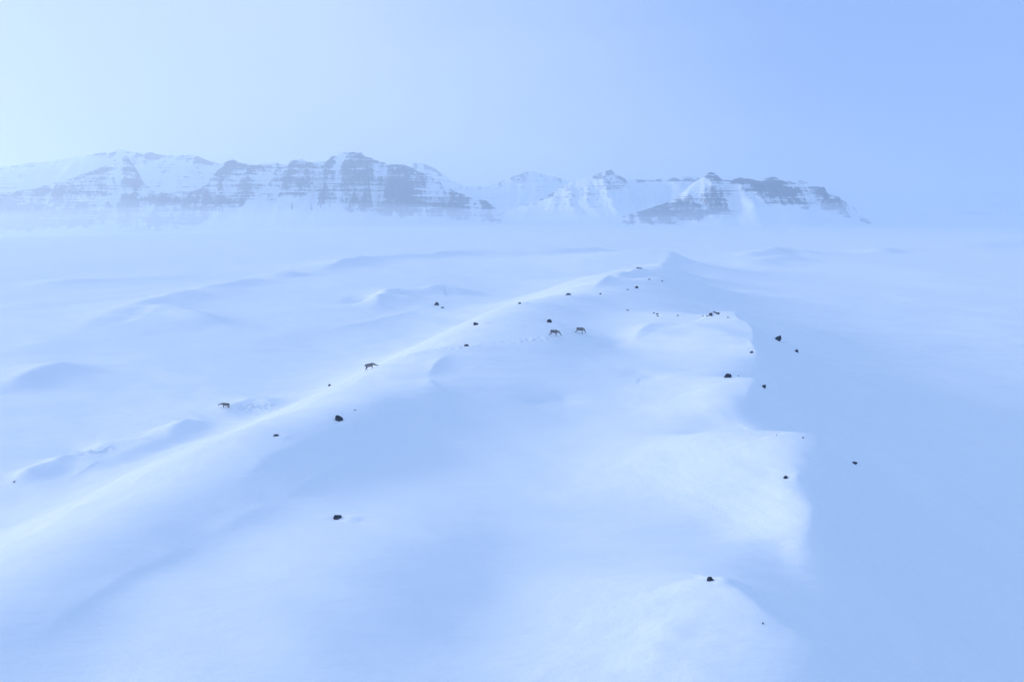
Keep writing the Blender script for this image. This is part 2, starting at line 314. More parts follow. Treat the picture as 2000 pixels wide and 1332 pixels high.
ROCKS = [
    (-31.6, 284.69, 2.38, 1.52, 'knob', 0, 'dark boulder with a low knob on its left, out on the left snow plain', 'dark stones scattered over the snow ridge'),
    (-28.44, 276.73, 1.47, 0.63, 'slab', 0, 'small flat dark stone just right of and below the knobbed boulder on the left plain', 'dark stones scattered over the snow ridge'),
    (-6.93, 130.44, 1.09, 0.79, 'leaf', 38, 'leaf-shaped dark stone leaning on the left edge of the ridge, above the trodden trail', 'dark stones scattered over the snow ridge'),
    (1.7, 150.1, 0.79, 0.45, 'dome', 10, 'small dark stone on the left skyline edge of the far ridge', 'dark stones scattered over the snow ridge'),
    (14.69, 177.29, 1.75, 0.54, 'slab', 0, 'long flat dark slab on the crest of the far ridge', 'dark stones scattered over the snow ridge'),
    (23.33, 179.11, 0.82, 0.41, 'dome', 0, 'small dark stone right of the long flat slab on the far crest', 'dark stones scattered over the snow ridge'),
    (32.61, 191.88, 0.73, 0.29, 'slab', 0, 'faint flat stone beside the rounded stone on the far ridge', 'dark stones scattered over the snow ridge'),
    (36.71, 200.96, 1.23, 0.77, 'dome', 0, 'rounded dark stone in the middle of the far ridge top', 'dark stones scattered over the snow ridge'),
    (44.58, 221.79, 0.85, 0.34, 'slab', 0, 'thin flat stone highest up on the far ridge top', 'dark stones scattered over the snow ridge'),
    (49.4, 224.69, 0.69, 0.52, 'dome', 0, 'tiny dark stone on the right brink of the far ridge', 'dark stones scattered over the snow ridge'),
    (7.22, 132.17, 1.21, 0.7, 'wedge', 0, 'dark domed boulder just above the two grazing reindeer', 'dark stones scattered over the snow ridge'),
    (25.63, 149.99, 0.81, 0.23, 'slab', -8, 'thin dark stone lying between the reindeer and the far ridge top', 'dark stones scattered over the snow ridge'),
    (30.07, 143.49, 0.55, 0.22, 'slab', 0, 'smallest stone at the left of the trio left of the bare rocky patch', 'dark stones scattered over the snow ridge'),
    (30.23, 140.62, 0.76, 0.33, 'dome', 0, 'largest stone of the trio left of the bare rocky patch', 'dark stones scattered over the snow ridge'),
    (29.92, 138.62, 0.54, 0.21, 'slab', 8, 'lowest stone of the trio left of the bare rocky patch', 'dark stones scattered over the snow ridge'),
    (33.46, 136.4, 0.43, 0.32, 'dome', 0, 'lone small stone between the trio and the bare rocky patch', 'dark stones scattered over the snow ridge'),
    (37.43, 132.53, 0.42, 0.21, 'dome', 0, 'small stone just below the left end of the bare rocky patch', 'dark stones scattered over the snow ridge'),
    (40.26, 125.94, 0.4, 0.2, 'slab', 0, 'tiny stone right of the bare rocky patch, at the plateau corner', 'dark stones scattered over the snow ridge'),
    (48.66, 123.28, 1.11, 1.21, 'block', -30, 'blocky dark boulder alone on the shaded right slope, higher of two', 'dark stones scattered over the snow ridge'),
    (50.83, 119.81, 0.79, 0.6, 'leaf', -28, 'smaller dark boulder below and right of the blocky one on the right slope', 'dark stones scattered over the snow ridge'),
    (37.33, 104.32, 0.59, 0.34, 'leaf', -35, 'dark stone wedged in the crack below the plateau cornice', 'dark stones scattered over the snow ridge'),
    (28.84, 89.03, 1.15, 0.65, 'wedge', 0, 'angular grey boulder on the crest of the right shoulder', 'dark stones scattered over the snow ridge'),
    (32.97, 96.95, 0.24, 0.16, 'dome', 0, 'tiny stone right of the angular grey boulder', 'dark stones scattered over the snow ridge'),
    (31.71, 83.69, 0.55, 0.48, 'leaf', -42, 'slim dark stone on the shaded slope just below the angular boulder', 'dark stones scattered over the snow ridge'),
    (-7.63, 111.15, 0.94, 0.34, 'wedge', 0, 'low dark stone lying in the trodden trail', 'dark stones scattered over the snow ridge'),
    (-36.97, 134.62, 0.75, 0.54, 'leaf', 25, 'small dark stone on the left edge of the ridge, left of the walking reindeer', 'dark stones scattered over the snow ridge'),
    (-18.33, 69.66, 0.96, 0.68, 'leaf', 22, 'big dark curved boulder on the bright left flank of the ridge', 'dark stones scattered over the snow ridge'),
    (-23.23, 64.47, 0.59, 0.22, 'slab', 12, 'thin dark stone lying on the lit crest left of the big curved boulder', 'dark stones scattered over the snow ridge'),
    (-17.55, 73.61, 0.24, 0.12, 'slab', 0, 'speck of stone right of the big curved boulder', 'dark stones scattered over the snow ridge'),
    (37.28, 70.84, 0.51, 0.44, 'leaf', -50, 'small dark stone low on the shaded right flank beyond the dome', 'dark stones scattered over the snow ridge'),
    (21.43, 50.63, 0.44, 0.22, 'knob', 0, 'small jagged stone with a snow tail on the lit dome', 'dark stones scattered over the snow ridge'),
    (25.24, 56.8, 0.19, 0.15, 'dome', 0, 'tiny stone poking out at the top of the lit dome', 'dark stones scattered over the snow ridge'),
    (-13.35, 48.82, 0.79, 0.37, 'leaf', 28, 'long dark stone alone on the front snow hump, nearest on the left', 'dark stones scattered over the snow ridge'),
    (11.52, 36.5, 0.46, 0.29, 'dome', -14, 'oval dark stone on top of the nearest right ridge', 'dark stones scattered over the snow ridge'),
    (12.9, 31.95, 0.15, 0.15, 'spike', 0, 'tiny dark stone on the brink lowest in the picture', 'dark stones scattered over the snow ridge'),
    (-70.64, 91.79, 0.36, 0.18, 'dome', 0, 'tiny dark stone at the far left edge near the small drift', 'dark stones scattered over the snow ridge'),
    (23.38, 57.86, 0.15, 0.1, 'dome', 0, 'faint speck of stone at the back of the lit dome', 'dark stones scattered over the snow ridge'),
]
OUTCROPS = [
    (38.24, 130.22, 3.46, 7.05, 'low jagged patch of bare dark rock on the plateau brink', 5),
    (53.99, 293.5, 3.36, 10.33, 'bare rock rim poking out near the far end of the ridge', 6),
]
DEER = [
    (7.31, 117.06, 3, -2, 0.05, 'graze_low', 'dark-backed reindeer grazing with its muzzle down, left of the pair'),
    (12.57, 124.24, -8, 0, 0.06, 'graze_down', 'pale-sided reindeer grazing head straight down, right of the pair'),
    (-22.7, 107.1, 4, 13, 0.2, 'climb', 'grey reindeer climbing right onto the ridge edge, alone at the trail start'),
    (-53.43, 122.96, 184, 8, 0.22, 'walk_left', 'reindeer walking left head lowered on the lower drift, farthest left'),
]
MOUNTAINS = [
    ('snow_peak', 4600, [(-4777.0, 231.7), (-4028.0, 287.4), (-3352.0, 323.3), (-3147.0, 352.5), (-3012.0, 362.3), (-2740.0, 404.4), (-2543.0, 436.7), (-2504.0, 427.0), (-2422.0, 407.6), (-2348.0, 417.3), (-2305.0, 404.4), (-2189.0, 394.7), (-2071.0, 404.4), (-1975.0, 359.0), (-1776.0, 329.8), (-1614.0, 248.1), (-1354.0, 83.3), (-1090.0, -83.8)], -110, {'spots': [(-2325, 394, 112, 30, 0.55), (-1971, 375, 82, 20, 0.4), (-2778, 267, 197, 131, -0.5), (-2547, 335, 46, 26, 0.3)], 'front': 900, 'back': 250, 'cliff': 0.25, 'rock': 0.0, 'talus': [(-37367, 0.3)], 'seed': 3}),
    ('cliff_mountain', 3900, [(-4079.0, 42.4), (-3441.0, 84.6), (-2861.0, 132.3), (-2686.0, 154.7), (-2480.0, 204.8), (-2333.0, 252.0), (-2229.0, 293.4), (-2168.0, 334.6), (-2139.0, 342.9), (-2098.0, 265.8), (-2068.0, 196.5), (-2002.0, 137.9), (-1802.0, 132.3), (-1684.0, 182.6), (-1620.0, 265.8), (-1574.0, 312.6), (-1546.0, 318.1), (-1482.0, 290.6), (-1420.0, 287.9), (-1306.0, 298.9), (-1244.0, 287.9), (-1220.0, 307.1), (-1157.0, 315.4), (-1135.0, 298.9), (-1036.0, 304.4), (-992.0, 334.6), (-949.0, 351.1), (-835.0, 353.8), (-816.0, 334.6), (-738.0, 307.1), (-682.0, 290.6), (-596.0, 287.9), (-546.0, 265.8), (-442.0, 215.9), (-343.0, 154.7), (-243.0, 112.7), (-143.0, 93.1), (-100.0, 56.5), (-43.0, -8.5), (29.0, -56.8)], -100, {'spots': [(-2609, 0, 479, 68, 0.22), (-1796, 90, 367, 25, 0.25), (-2109, 270, 28, 71, 0.2), (-1505, 288, 62, 34, 0.3), (-553, 82, 395, 99, 0.15), (-850, 256, 71, 85, 0.2), (-1217, 68, 169, 85, -0.3), (-944, 288, 23, 39, -0.5), (-1359, 216, 71, 28, -0.2), (-2348, 95, 169, 34, -0.15)], 'front': 560, 'back': 220, 'cliff': 1.0, 'rock': 0.04, 'talus': [(-2880, 0.1), (-1642, 0.14), (-1383, 0.42), (-1037, 0.34), (-749, 0.16), (-288, 0.12)], 'seed': 8}),
    ('hazy_peak', 5900, [(-1567.0, 21.4), (-1034.0, 339.2), (-859.0, 443.8), (-751.0, 452.2), (-645.0, 402.1), (-518.0, 309.8), (-389.0, 250.9), (-173.0, 267.7), (0.0, 339.2), (172.0, 389.5), (258.0, 360.2), (431.0, 318.2), (648.0, 242.4), (1083.0, 170.5), (1436.0, 21.4)], -60, {'spots': [(-661, 407, 106, 34, 0.25), (174, 355, 60, 26, 0.3)], 'front': 900, 'back': 250, 'cliff': 0.3, 'rock': -0.05, 'talus': [(-4357, 0.3)], 'seed': 15}),
    ('snowfield_mountain', 4400, [(-195.0, -16.0), (32.0, 63.7), (194.0, 117.7), (354.0, 215.4), (482.0, 249.9), (578.0, 284.3), (619.0, 293.6), (652.0, 268.6), (724.0, 231.1), (901.0, 234.2), (1093.0, 253.0), (1286.0, 237.3), (1545.0, 212.2), (1802.0, 227.9), (1850.0, 221.7), (1936.0, 158.7), (2109.0, 16.0)], -45, {'spots': [(623, 194, 75, 37, 0.62), (396, 129, 125, 12, 0.4), (590, 265, 25, 16, 0.4), (971, 224, 156, 9, 0.4), (916, 75, 311, 93, -0.4)], 'front': 1000, 'back': 250, 'cliff': 0.4, 'rock': 0.0, 'talus': [(-3250, 0.3)], 'seed': 21}),
    ('strata_mountain', 3300, [(293.0, -38.4), (487.0, -7.2), (632.0, 35.9), (728.0, 66.9), (799.0, 107.2), (850.0, 154.5), (897.0, 187.4), (934.0, 208.5), (954.0, 206.2), (994.0, 173.3), (1037.0, 173.3), (1073.0, 182.7), (1158.0, 173.3), (1205.0, 185.1), (1241.0, 187.4), (1279.0, 168.6), (1316.0, 154.5), (1353.0, 149.8), (1388.0, 161.5), (1425.0, 149.8), (1450.0, 140.3), (1501.0, 107.2), (1576.0, 78.8), (1628.0, 47.8), (1655.0, 12.0), (1707.0, -21.6)], -42, {'spots': [(859, 168, 38, 31, -0.7), (807, 122, 53, 24, -0.4), (1062, 58, 62, 62, -0.6), (706, 12, 168, 34, 0.12), (949, 92, 53, 72, 0.15), (1297, 145, 48, 12, -0.5), (1170, 115, 192, 48, 0.1)], 'front': 430, 'back': 200, 'cliff': 1.0, 'rock': 0.05, 'talus': [(487, 0.08), (804, 0.12), (999, 0.2), (1072, 0.45), (1365, 0.42), (1511, 0.3), (1657, 0.2)], 'seed': 29}),
    ('far_hills', 5200, [(2459.0, -26.5), (2688.0, -18.9), (2878.0, -0.0), (3070.0, 7.6), (3260.0, 18.9), (3411.0, 37.7), (3525.0, 45.2), (3681.0, 26.4), (4025.0, 34.0), (4602.0, 18.9), (5378.0, -26.5)], -40, {'spots': [(3352, 33, 151, 23, 0.3), (2893, -4, 113, 11, 0.3)], 'front': 700, 'back': 250, 'cliff': 0.4, 'rock': 0.05, 'talus': [(-3840, 0.3)], 'seed': 37}),
]

def mat(name):
    m = bpy.data.materials.new(name); m.use_nodes = True
    nt = m.node_tree; b = nt.nodes['Principled BSDF']
    return m, nt, b
M_snow, nt, b = mat('snow')
b.inputs['Base Color'].default_value = (0.93, 0.945, 0.955, 1); b.inputs['Roughness'].default_value = 0.75
b.inputs['Specular IOR Level'].default_value = 0.15
tc = node(nt, 'ShaderNodeTexCoord')
mp = node(nt, 'ShaderNodeMapping'); mp.inputs['Rotation'].default_value = (0, 0, R(22)); mp.inputs['Scale'].default_value = (0.35, 1.4, 1)
nt.links.new(tc.outputs['Object'], mp.inputs[0])
n1 = node(nt, 'ShaderNodeTexNoise'); n1.inputs['Scale'].default_value = 1.1; n1.inputs['Detail'].default_value = 6; n1.inputs['Roughness'].default_value = 0.6
nt.links.new(mp.outputs[0], n1.inputs['Vector'])
n2 = node(nt, 'ShaderNodeTexNoise'); n2.inputs['Scale'].default_value = 9.0; n2.inputs['Detail'].default_value = 3
nt.links.new(tc.outputs['Object'], n2.inputs['Vector'])
mp3 = node(nt, 'ShaderNodeMapping'); mp3.inputs['Rotation'].default_value = (0, 0, R(22)); mp3.inputs['Scale'].default_value = (0.03, 0.16, 1)
nt.links.new(tc.outputs['Object'], mp3.inputs[0])
n3 = node(nt, 'ShaderNodeTexNoise'); n3.inputs['Scale'].default_value = 1.0; n3.inputs['Detail'].default_value = 5; n3.inputs['Roughness'].default_value = 0.55
nt.links.new(mp3.outputs[0], n3.inputs['Vector'])
hgt = math_node(nt, 'ADD', math_node(nt, 'ADD', n1.outputs[0], math_node(nt, 'MULTIPLY', n2.outputs[0], 0.25)), math_node(nt, 'MULTIPLY', n3.outputs[0], 4.0))
bp = node(nt, 'ShaderNodeBump'); bp.inputs['Strength'].default_value = 0.65; bp.inputs['Distance'].default_value = 0.10
nt.links.new(hgt, bp.inputs['Height']); nt.links.new(bp.outputs[0], b.inputs['Normal'])

M_mount, nt, b = mat('snow_and_basalt')
b.inputs['Roughness'].default_value = 0.85; b.inputs['Specular IOR Level'].default_value = 0.1
at = node(nt, 'ShaderNodeAttribute', attribute_name='bare')
tc = node(nt, 'ShaderNodeTexCoord')
def stretched(scale, detail, rough, rot=(0, 0, 0)):
    mp = node(nt, 'ShaderNodeMapping'); mp.inputs['Scale'].default_value = scale; mp.inputs['Rotation'].default_value = rot
    nt.links.new(tc.outputs['Object'], mp.inputs[0])
    n = node(nt, 'ShaderNodeTexNoise'); n.inputs['Scale'].default_value = 1.0; n.inputs['Detail'].default_value = detail; n.inputs['Roughness'].default_value = rough
    nt.links.new(mp.outputs[0], n.inputs['Vector'])
    return math_node(nt, 'SUBTRACT', n.outputs[0], 0.5)
beds = stretched((0.0022, 0.0022, 0.13), 4, 0.65, (0, R(0.9), 0))        # long level lava beds
gully = stretched((0.035, 0.03, 0.004), 3, 0.55)                           # snow-filled clefts running down
fine = stretched((0.05, 0.05, 0.08), 5, 0.7)
f = math_node(nt, 'ADD', at.outputs['Fac'], math_node(nt, 'MULTIPLY', beds, 1.25))
f = math_node(nt, 'ADD', f, math_node(nt, 'MULTIPLY', gully, 0.6))
f = math_node(nt, 'ADD', f, math_node(nt, 'MULTIPLY', fine, 0.55))
f = math_node(nt, 'MULTIPLY', f, math_node(nt, 'GREATER_THAN', at.outputs['Fac'], 0.06))
fac = ramp(nt, f, [(0.40, 0.0), (0.60, 1.0)])
rock_c = ramp(nt, math_node(nt, 'ADD', beds, 0.5), [(0.35, (0.028, 0.035, 0.055)), (0.65, (0.065, 0.075, 0.10))])
nt.links.new(mix_rgb(nt, fac, (0.93, 0.945, 0.955), rock_c), b.inputs['Base Color'])

M_rock, nt, b = mat('dark_basalt')
b.inputs['Roughness'].default_value = 0.85; b.inputs['Specular IOR Level'].default_value = 0.25
tc = node(nt, 'ShaderNodeTexCoord')
n1 = node(nt, 'ShaderNodeTexNoise'); n1.inputs['Scale'].default_value = 7; n1.inputs['Detail'].default_value = 6; nt.links.new(tc.outputs['Object'], n1.inputs['Vector'])
c = ramp(nt, n1.outputs[0], [(0.3, (0.016, 0.020, 0.030)), (0.7, (0.07, 0.08, 0.10))])
nt.links.new(c, b.inputs['Base Color'])
bp = node(nt, 'ShaderNodeBump'); bp.inputs['Strength'].default_value = 0.6; bp.inputs['Distance'].default_value = 0.05
nt.links.new(n1.outputs[0], bp.inputs['Height']); nt.links.new(bp.outputs[0], b.inputs['Normal'])

M_coat, nt, b = mat('reindeer_coat')
b.inputs['Roughness'].default_value = 0.9; b.inputs['Specular IOR Level'].default_value = 0.1
at = node(nt, 'ShaderNodeAttribute', attribute_name='coat')
tc = node(nt, 'ShaderNodeTexCoord')
n1 = node(nt, 'ShaderNodeTexNoise'); n1.inputs['Scale'].default_value = 14; n1.inputs['Detail'].default_value = 4; nt.links.new(tc.outputs['Object'], n1.inputs['Vector'])
f = math_node(nt, 'ADD', at.outputs['Fac'], math_node(nt, 'MULTIPLY', math_node(nt, 'SUBTRACT', n1.outputs[0], 0.5), 0.35), True)
c = ramp(nt, f, [(0.0, (0.022, 0.018, 0.016)), (0.45, (0.11, 0.095, 0.085)), (1.0, (0.42, 0.40, 0.38))])
nt.links.new(c, b.inputs['Base Color'])

def grid_mesh(name, X, Y, Z, material):
    ny, nx = X.shape
    me = bpy.data.meshes.new(name)
    co = np.stack([X, Y, Z], -1).reshape(-1, 3).astype(np.float32)
    i = np.arange(ny * nx).reshape(ny, nx)
    q = np.stack([i[:-1, :-1], i[:-1, 1:], i[1:, 1:], i[1:, :-1]], -1).reshape(-1, 4).astype(np.int32)
    me.vertices.add(len(co)); me.vertices.foreach_set('co', co.ravel())
    me.loops.add(q.size); me.loops.foreach_set('vertex_index', q.ravel())
    me.polygons.add(len(q))
    me.polygons.foreach_set('loop_start', np.arange(0, q.size, 4, dtype=np.int32))
    me.polygons.foreach_set('use_smooth', np.ones(len(q), bool))
    me.update(calc_edges=True); me.validate()
    me.materials.append(material)
    o = bpy.data.objects.new(name, me); scene.collection.objects.link(o)
    return o

def axis(lo, hi, step, far_lo, far_hi, grow, grow_lo=None):
    a = list(np.arange(lo, hi + step * 0.5, step))
    s = step; v = a[-1]
    while v < far_hi: s *= grow; v += s; a.append(v)
    s = step; v = a[0]; pre = []
    while v > far_lo: s *= grow_lo or grow; v -= s; pre.append(v)
    return np.array(pre[::-1] + a)
fit = fit_surface(SURVEY)
for (x, y, w, h, shape, lean, label, group) in ROCKS:      # each larger stone trails a drift downwind
    if w > 0.4:
        DRIFTS.append(([(x + 0.25 * w, y - 0.1 * w), (x + 1.3 * w, y - 0.45 * w), (x + 2.8 * w, y - 0.9 * w)], 0.3 * h + 0.05, 0.3 * w + 0.15, 0.3 * w + 0.15, 0.12, 0.4))
gx = axis(-62, 62, 0.27, -9500, 9500, 1.03)
gy = axis(18, 165, 0.27, -3000, 9500, 1.02, 1.15)
X, Y = np.meshgrid(gx, gy)
Z = ground_height(X.ravel(), Y.ravel(), fit, DRIFTS, TRACKS).reshape(X.shape)
snow = grid_mesh('snow_ground', X, Y, Z, M_snow); snow['kind'] = 'structure'
snow['label'] = 'wind-packed snow of the ridge and the wide plain around it'

def height_at(x, y):
    return float(ground_height(np.array([x], float), np.array([y], float), fit, DRIFTS, TRACKS)[0])

# ---------------------------------------------------------------- mountains
M_LABEL = {'snow_peak': 'smooth snowy peak with rocky summit behind the left cliffs',
           'cliff_mountain': 'broad banded cliff mountain filling the left half',
           'hazy_peak': 'faint hazy white peak behind the gap between the mountains',
           'snowfield_mountain': 'white snowfield with a small banded pyramid top',
           'strata_mountain': 'dark banded cliff mountain with snow chutes on the right',
           'far_hills': 'low hazy hills on the right horizon'}
def build_mountain(name, yc0, prof, base, o):
    sd = o['seed']
    P = np.array(prof); x0, x1 = P[0, 0], P[-1, 0]
    fine = 1.0 if o['cliff'] > 0.9 else 1.7
    xs = np.arange(x0, x1, 5.0 * fine); ys = np.arange(yc0 - o['front'], yc0 + o['back'], 3.4 * fine)
    X, Y = np.meshgrid(xs, ys)
    H = np.interp(X, P[:, 0], P[:, 1])
    H = H + (5.0 * fbm(X / 36, Y / 400, 3, sd, 0.65)) * smooth(0, 120, H - base)
    low = plain(X, Y) - 6
    h = np.maximum(H - low, 0)
    # spurs and gullies: the foot of the face moves in and out, and so does every level of it
    wx = X + 40 * fbm(Y / 160, X / 300, 2, sd + 5)
    rid = 1 - np.abs(noise(wx / 130, Y * 0 + 3.7, sd + 9)) * 2.4 + 0.5 * (1 - np.abs(noise(wx / 48, Y / 500, sd + 11)) * 2.4)
    width = o['front'] * (0.35 + 0.65 * np.clip(h / np.max(h), 0, 1))
    t = 1 - (yc0 + 25 * fbm(X / 150, X * 0, 2, sd + 2) - Y) / width
    t = t + (0.03 + 0.13 * o['cliff']) * (rid - 0.6) * smooth(0.05, 0.5, t) * smooth(1.02, 0.8, t)
    tb = np.clip((Y - yc0) / o['back'], 0, 1)
    T = np.clip(t, 0, 1)
    ta = np.interp(X, [p[0] for p in o['talus']], [p[1] for p in o['talus']])
    shape_c = np.where(T < 0.55, ta * (T / 0.55) ** 1.6, ta + (1 - ta) * (1 - (1 - np.clip((T - 0.55) / 0.45, 0, 1)) ** 1.3))
    shape_s = T ** 1.5 * (1.0 - 0.12 * np.sin(T * 9 + X / 300) * (1 - T))
    sh = shape_s + (shape_c - shape_s) * o['cliff']
    z = h * sh
    z *= 1 - 0.55 * smooth(0, 1, tb)
    # lava beds: steep risers and near-level ledges of uneven thickness
    dip = 0.018 * (X - x0) + 4 * noise(X / 260, Y / 260, sd + 30)
    q = (z + dip) / 19.0
    q = q + 0.22 * np.sin(q * 2.1 + sd)
    fr = q - np.floor(q)
    lift = (smooth(0.4, 1.0, fr) - fr) * 19.0
    rough = smooth(0.5, 0.62, T) * smooth(1.0, 0.93, T) * o['cliff'] * smooth(-0.5, 0.1, fbm(X / 90, Y / 70, 2, sd + 50))
    z = z + lift * 0.85 * np.clip(rough, 0, 1)
    z += smooth(0.2, 0.6, T) * (2.2 * fbm(X / 28, Y / 28, 3, sd + 60)) * (0.3 + 0.7 * o['cliff'])
    Z = low + z
    ob = grid_mesh(name, X, Y, Z, M_mount)
    # where the wind and the steepness leave rock bare: risers, spurs, summits
    riser = smooth(0.30, 0.5, fr) * smooth(1.0, 0.9, fr)
    spur = np.clip(rid - 0.75, -1, 1)
    face = smooth(ta * 0.7, ta + 0.10, sh + 0.10 * fbm(X / 50, Z / 50, 3, sd + 70)) * smooth(25, 60, h)
    patch = fbm(X / 170, Z / 55, 3, sd + 71)
    patch = 0.32 * patch + 0.15 * fbm(X / 24, Z / 20, 3, sd + 74, 0.6)
    for (px, pz, rx, rz, amt) in o['spots']: patch = patch + amt * np.exp(-((X - px) / rx) ** 2 - ((Z - pz) / rz) ** 2)
    bare = face * (0.42 + 0.10 * riser + 0.30 * spur + patch + o['rock'])
    chute = noise((X + 0.35 * Y) / 13, Z / 160, sd + 75) + 0.5 * noise((X + 0.35 * Y) / 6, Z / 90, sd + 76)
    bare = np.maximum(bare, o['cliff'] * smooth(0.1, 0.5, chute) * smooth(0.04, 0.16, sh) * smooth(0.5, 0.3, sh) * smooth(40, 80, h) * 0.62)
    if o['cliff'] < 0.9:
        bare = bare * (0.55 + 0.65 * smooth(0.86, 1.0, T + 0.10 * fbm(X / 90, Y / 90, 2, sd + 72)) * smooth(-0.05, 0.25, fbm(X / 120, X * 0 + 2, 2, sd + 73) + 0.12))
    at = ob.data.attributes.new('bare', 'FLOAT', 'POINT')
    at.data.foreach_set('value', np.clip(bare, 0, 1).ravel().astype(np.float32))
    ob['kind'] = 'structure'; ob['label'] = M_LABEL[name]
for m in MOUNTAINS: build_mountain(*m)

# ---------------------------------------------------------------- stones
def rock_mesh(seed, w, d, h, shape):
    rng = random.Random(seed)
    bm = bmesh.new(); bmesh.ops.create_icosphere(bm, subdivisions=3, radius=1.0)
    planes = []
    for k in range({'block': 9, 'wedge': 8, 'spike': 7}.get(shape, 10)):
        a = rng.uniform(0, 2 * math.pi); e = rng.uniform(-0.2, 1.1)
        planes.append((math.cos(a) * math.cos(e), math.sin(a) * math.cos(e), math.sin(e), rng.uniform(0.62, 0.9)))
    off = [rng.uniform(0, 50) for _ in range(3)]
    for v in bm.verts:
        p = v.co
        for (a, b_, c, l) in planes:
            s = p.x * a + p.y * b_ + p.z * c - l
            if s > 0: p.x -= a * s; p.y -= b_ * s; p.z -= c * s
        n = float(noise(np.array([p.x * 2.2 + off[0]]), np.array([p.y * 2.2 + p.z * 1.7 + off[1]]), 3)[0])
        p *= 1 + 0.16 * n
        if shape == 'slab': p.z = max(min(p.z, 0.75), -0.8)
        if shape == 'wedge': p.x += 0.35 * p.z; p.z *= 1 - 0.25 * p.x
        if shape == 'leaf': p.z *= 1 - 0.35 * abs(p.x) ** 1.5; p.y *= 1 - 0.3 * abs(p.x)
        if shape == 'spike': p.x *= 1 - 0.5 * max(p.z, 0)
        if shape == 'knob' and p.x < -0.45: p.z *= 0.55
    zs = [v.co.z for v in bm.verts]; xs = [v.co.x for v in bm.verts]; ys = [v.co.y for v in bm.verts]
    top = max(zs); sxx = w / (max(xs) - min(xs)); syy = d / (max(ys) - min(ys))
    for v in bm.verts:
        v.co.x = (v.co.x - (max(xs) + min(xs)) / 2) * sxx; v.co.y *= syy; v.co.z = v.co.z / top * h
    me = bpy.data.meshes.new('stone'); bm.to_mesh(me); bm.free()
    me.materials.append(M_rock)
    return me
def tag(o, label, cat, group=None):
    o['label'] = label; o['category'] = cat
    if group: o['group'] = group
for k, (x, y, w, h, shape, lean, label, group) in enumerate(ROCKS):
    o = bpy.data.objects.new('boulder' if w > 0.75 else 'stone', rock_mesh(100 + k, w * 0.95, w * 0.7, h * 0.88, shape))
    scene.collection.objects.link(o)
    o.location = (x, y, height_at(x, y) - 0.03); o.rotation_euler = (0, -R(lean), math.atan2(x, y) * -1)
    tag(o, label, 'stone', group)

for (x, y, w, d, label, sd) in OUTCROPS:                # bedrock laid bare, snow lodged in its cracks
    U, V = np.meshgrid(np.linspace(-1, 1, 60), np.linspace(-1, 1, 40))
    px, py = x + U * w / 2, y + V * d / 2
    g = ground_height(px.ravel(), py.ravel(), fit, DRIFTS, TRACKS).reshape(px.shape)
    n = fbm(px / 0.8, py / 1.6, 3, sd * 13, 0.65)
    band = 1 - ((V - 0.25 * U) / (0.45 + 0.35 * U)) ** 2 - U ** 4
    hgt = g - 0.12 + np.clip(0.42 * n + 0.16 * band, -0.4, 0.35)
    o = grid_mesh('rock_outcrop', px, py, hgt, M_rock)
    tag(o, label, 'rock outcrop')

# ---------------------------------------------------------------- reindeer
POSES = {
    'graze_low': dict(neck=[(0.55, 0.92), (0.78, 0.78), (0.98, 0.55)], head=[(1.04, 0.45), (1.16, 0.24), (1.22, 0.08)], front=[(0.10, -0.02), (-0.16, 0.05)], hind=[(-0.30, 0.0), (0.02, 0.0)]),
    'graze_down': dict(neck=[(0.52, 0.92), (0.72, 0.74), (0.84, 0.5)], head=[(0.88, 0.40), (0.92, 0.20), (0.90, 0.05)], front=[(0.08, 0.0), (-0.04, 0.0)], hind=[(-0.34, 0.0), (-0.20, 0.0)]),
    'climb': dict(neck=[(0.55, 0.94), (0.80, 0.78), (0.98, 0.62)], head=[(1.04, 0.57), (1.22, 0.50), (1.34, 0.49)], front=[(0.06, 0.25), (-0.10, 0.2)], hind=[(-0.16, 0.0), (0.05, 0.0)]),
    'walk_left': dict(neck=[(0.55, 0.92), (0.80, 0.82), (1.02, 0.74)], head=[(1.08, 0.70), (1.22, 0.52), (1.27, 0.40)], front=[(0.02, 0.0), (-0.14, 0.0)], hind=[(-0.10, 0.0), (0.06, 0.0)]),
}
def ring_tube(bm, chain, n=12):
    rows = []
    for k, (x, y, z, a, b_) in enumerate(chain):        # a: half width across, b_: half height in the x-z plane
        p0 = chain[max(k - 1, 0)]; p1 = chain[min(k + 1, len(chain) - 1)]
        t = np.array([p1[0] - p0[0], p1[1] - p0[1], p1[2] - p0[2]], float); t /= np.linalg.norm(t)
        side = np.array([0, 1.0, 0]); up = np.cross(t, side); up /= np.linalg.norm(up); side = np.cross(up, t)
        rows.append([bm.verts.new(np.array([x, y, z]) + side * a * math.cos(q) + up * b_ * math.sin(q)) for q in (2 * math.pi * i / n for i in range(n))])
    for r0, r1 in zip(rows, rows[1:]):
        for i in range(n): bm.faces.new((r0[i], r0[(i + 1) % n], r1[(i + 1) % n], r1[i]))
    bm.faces.new(rows[0][::-1]); bm.faces.new(rows[-1])
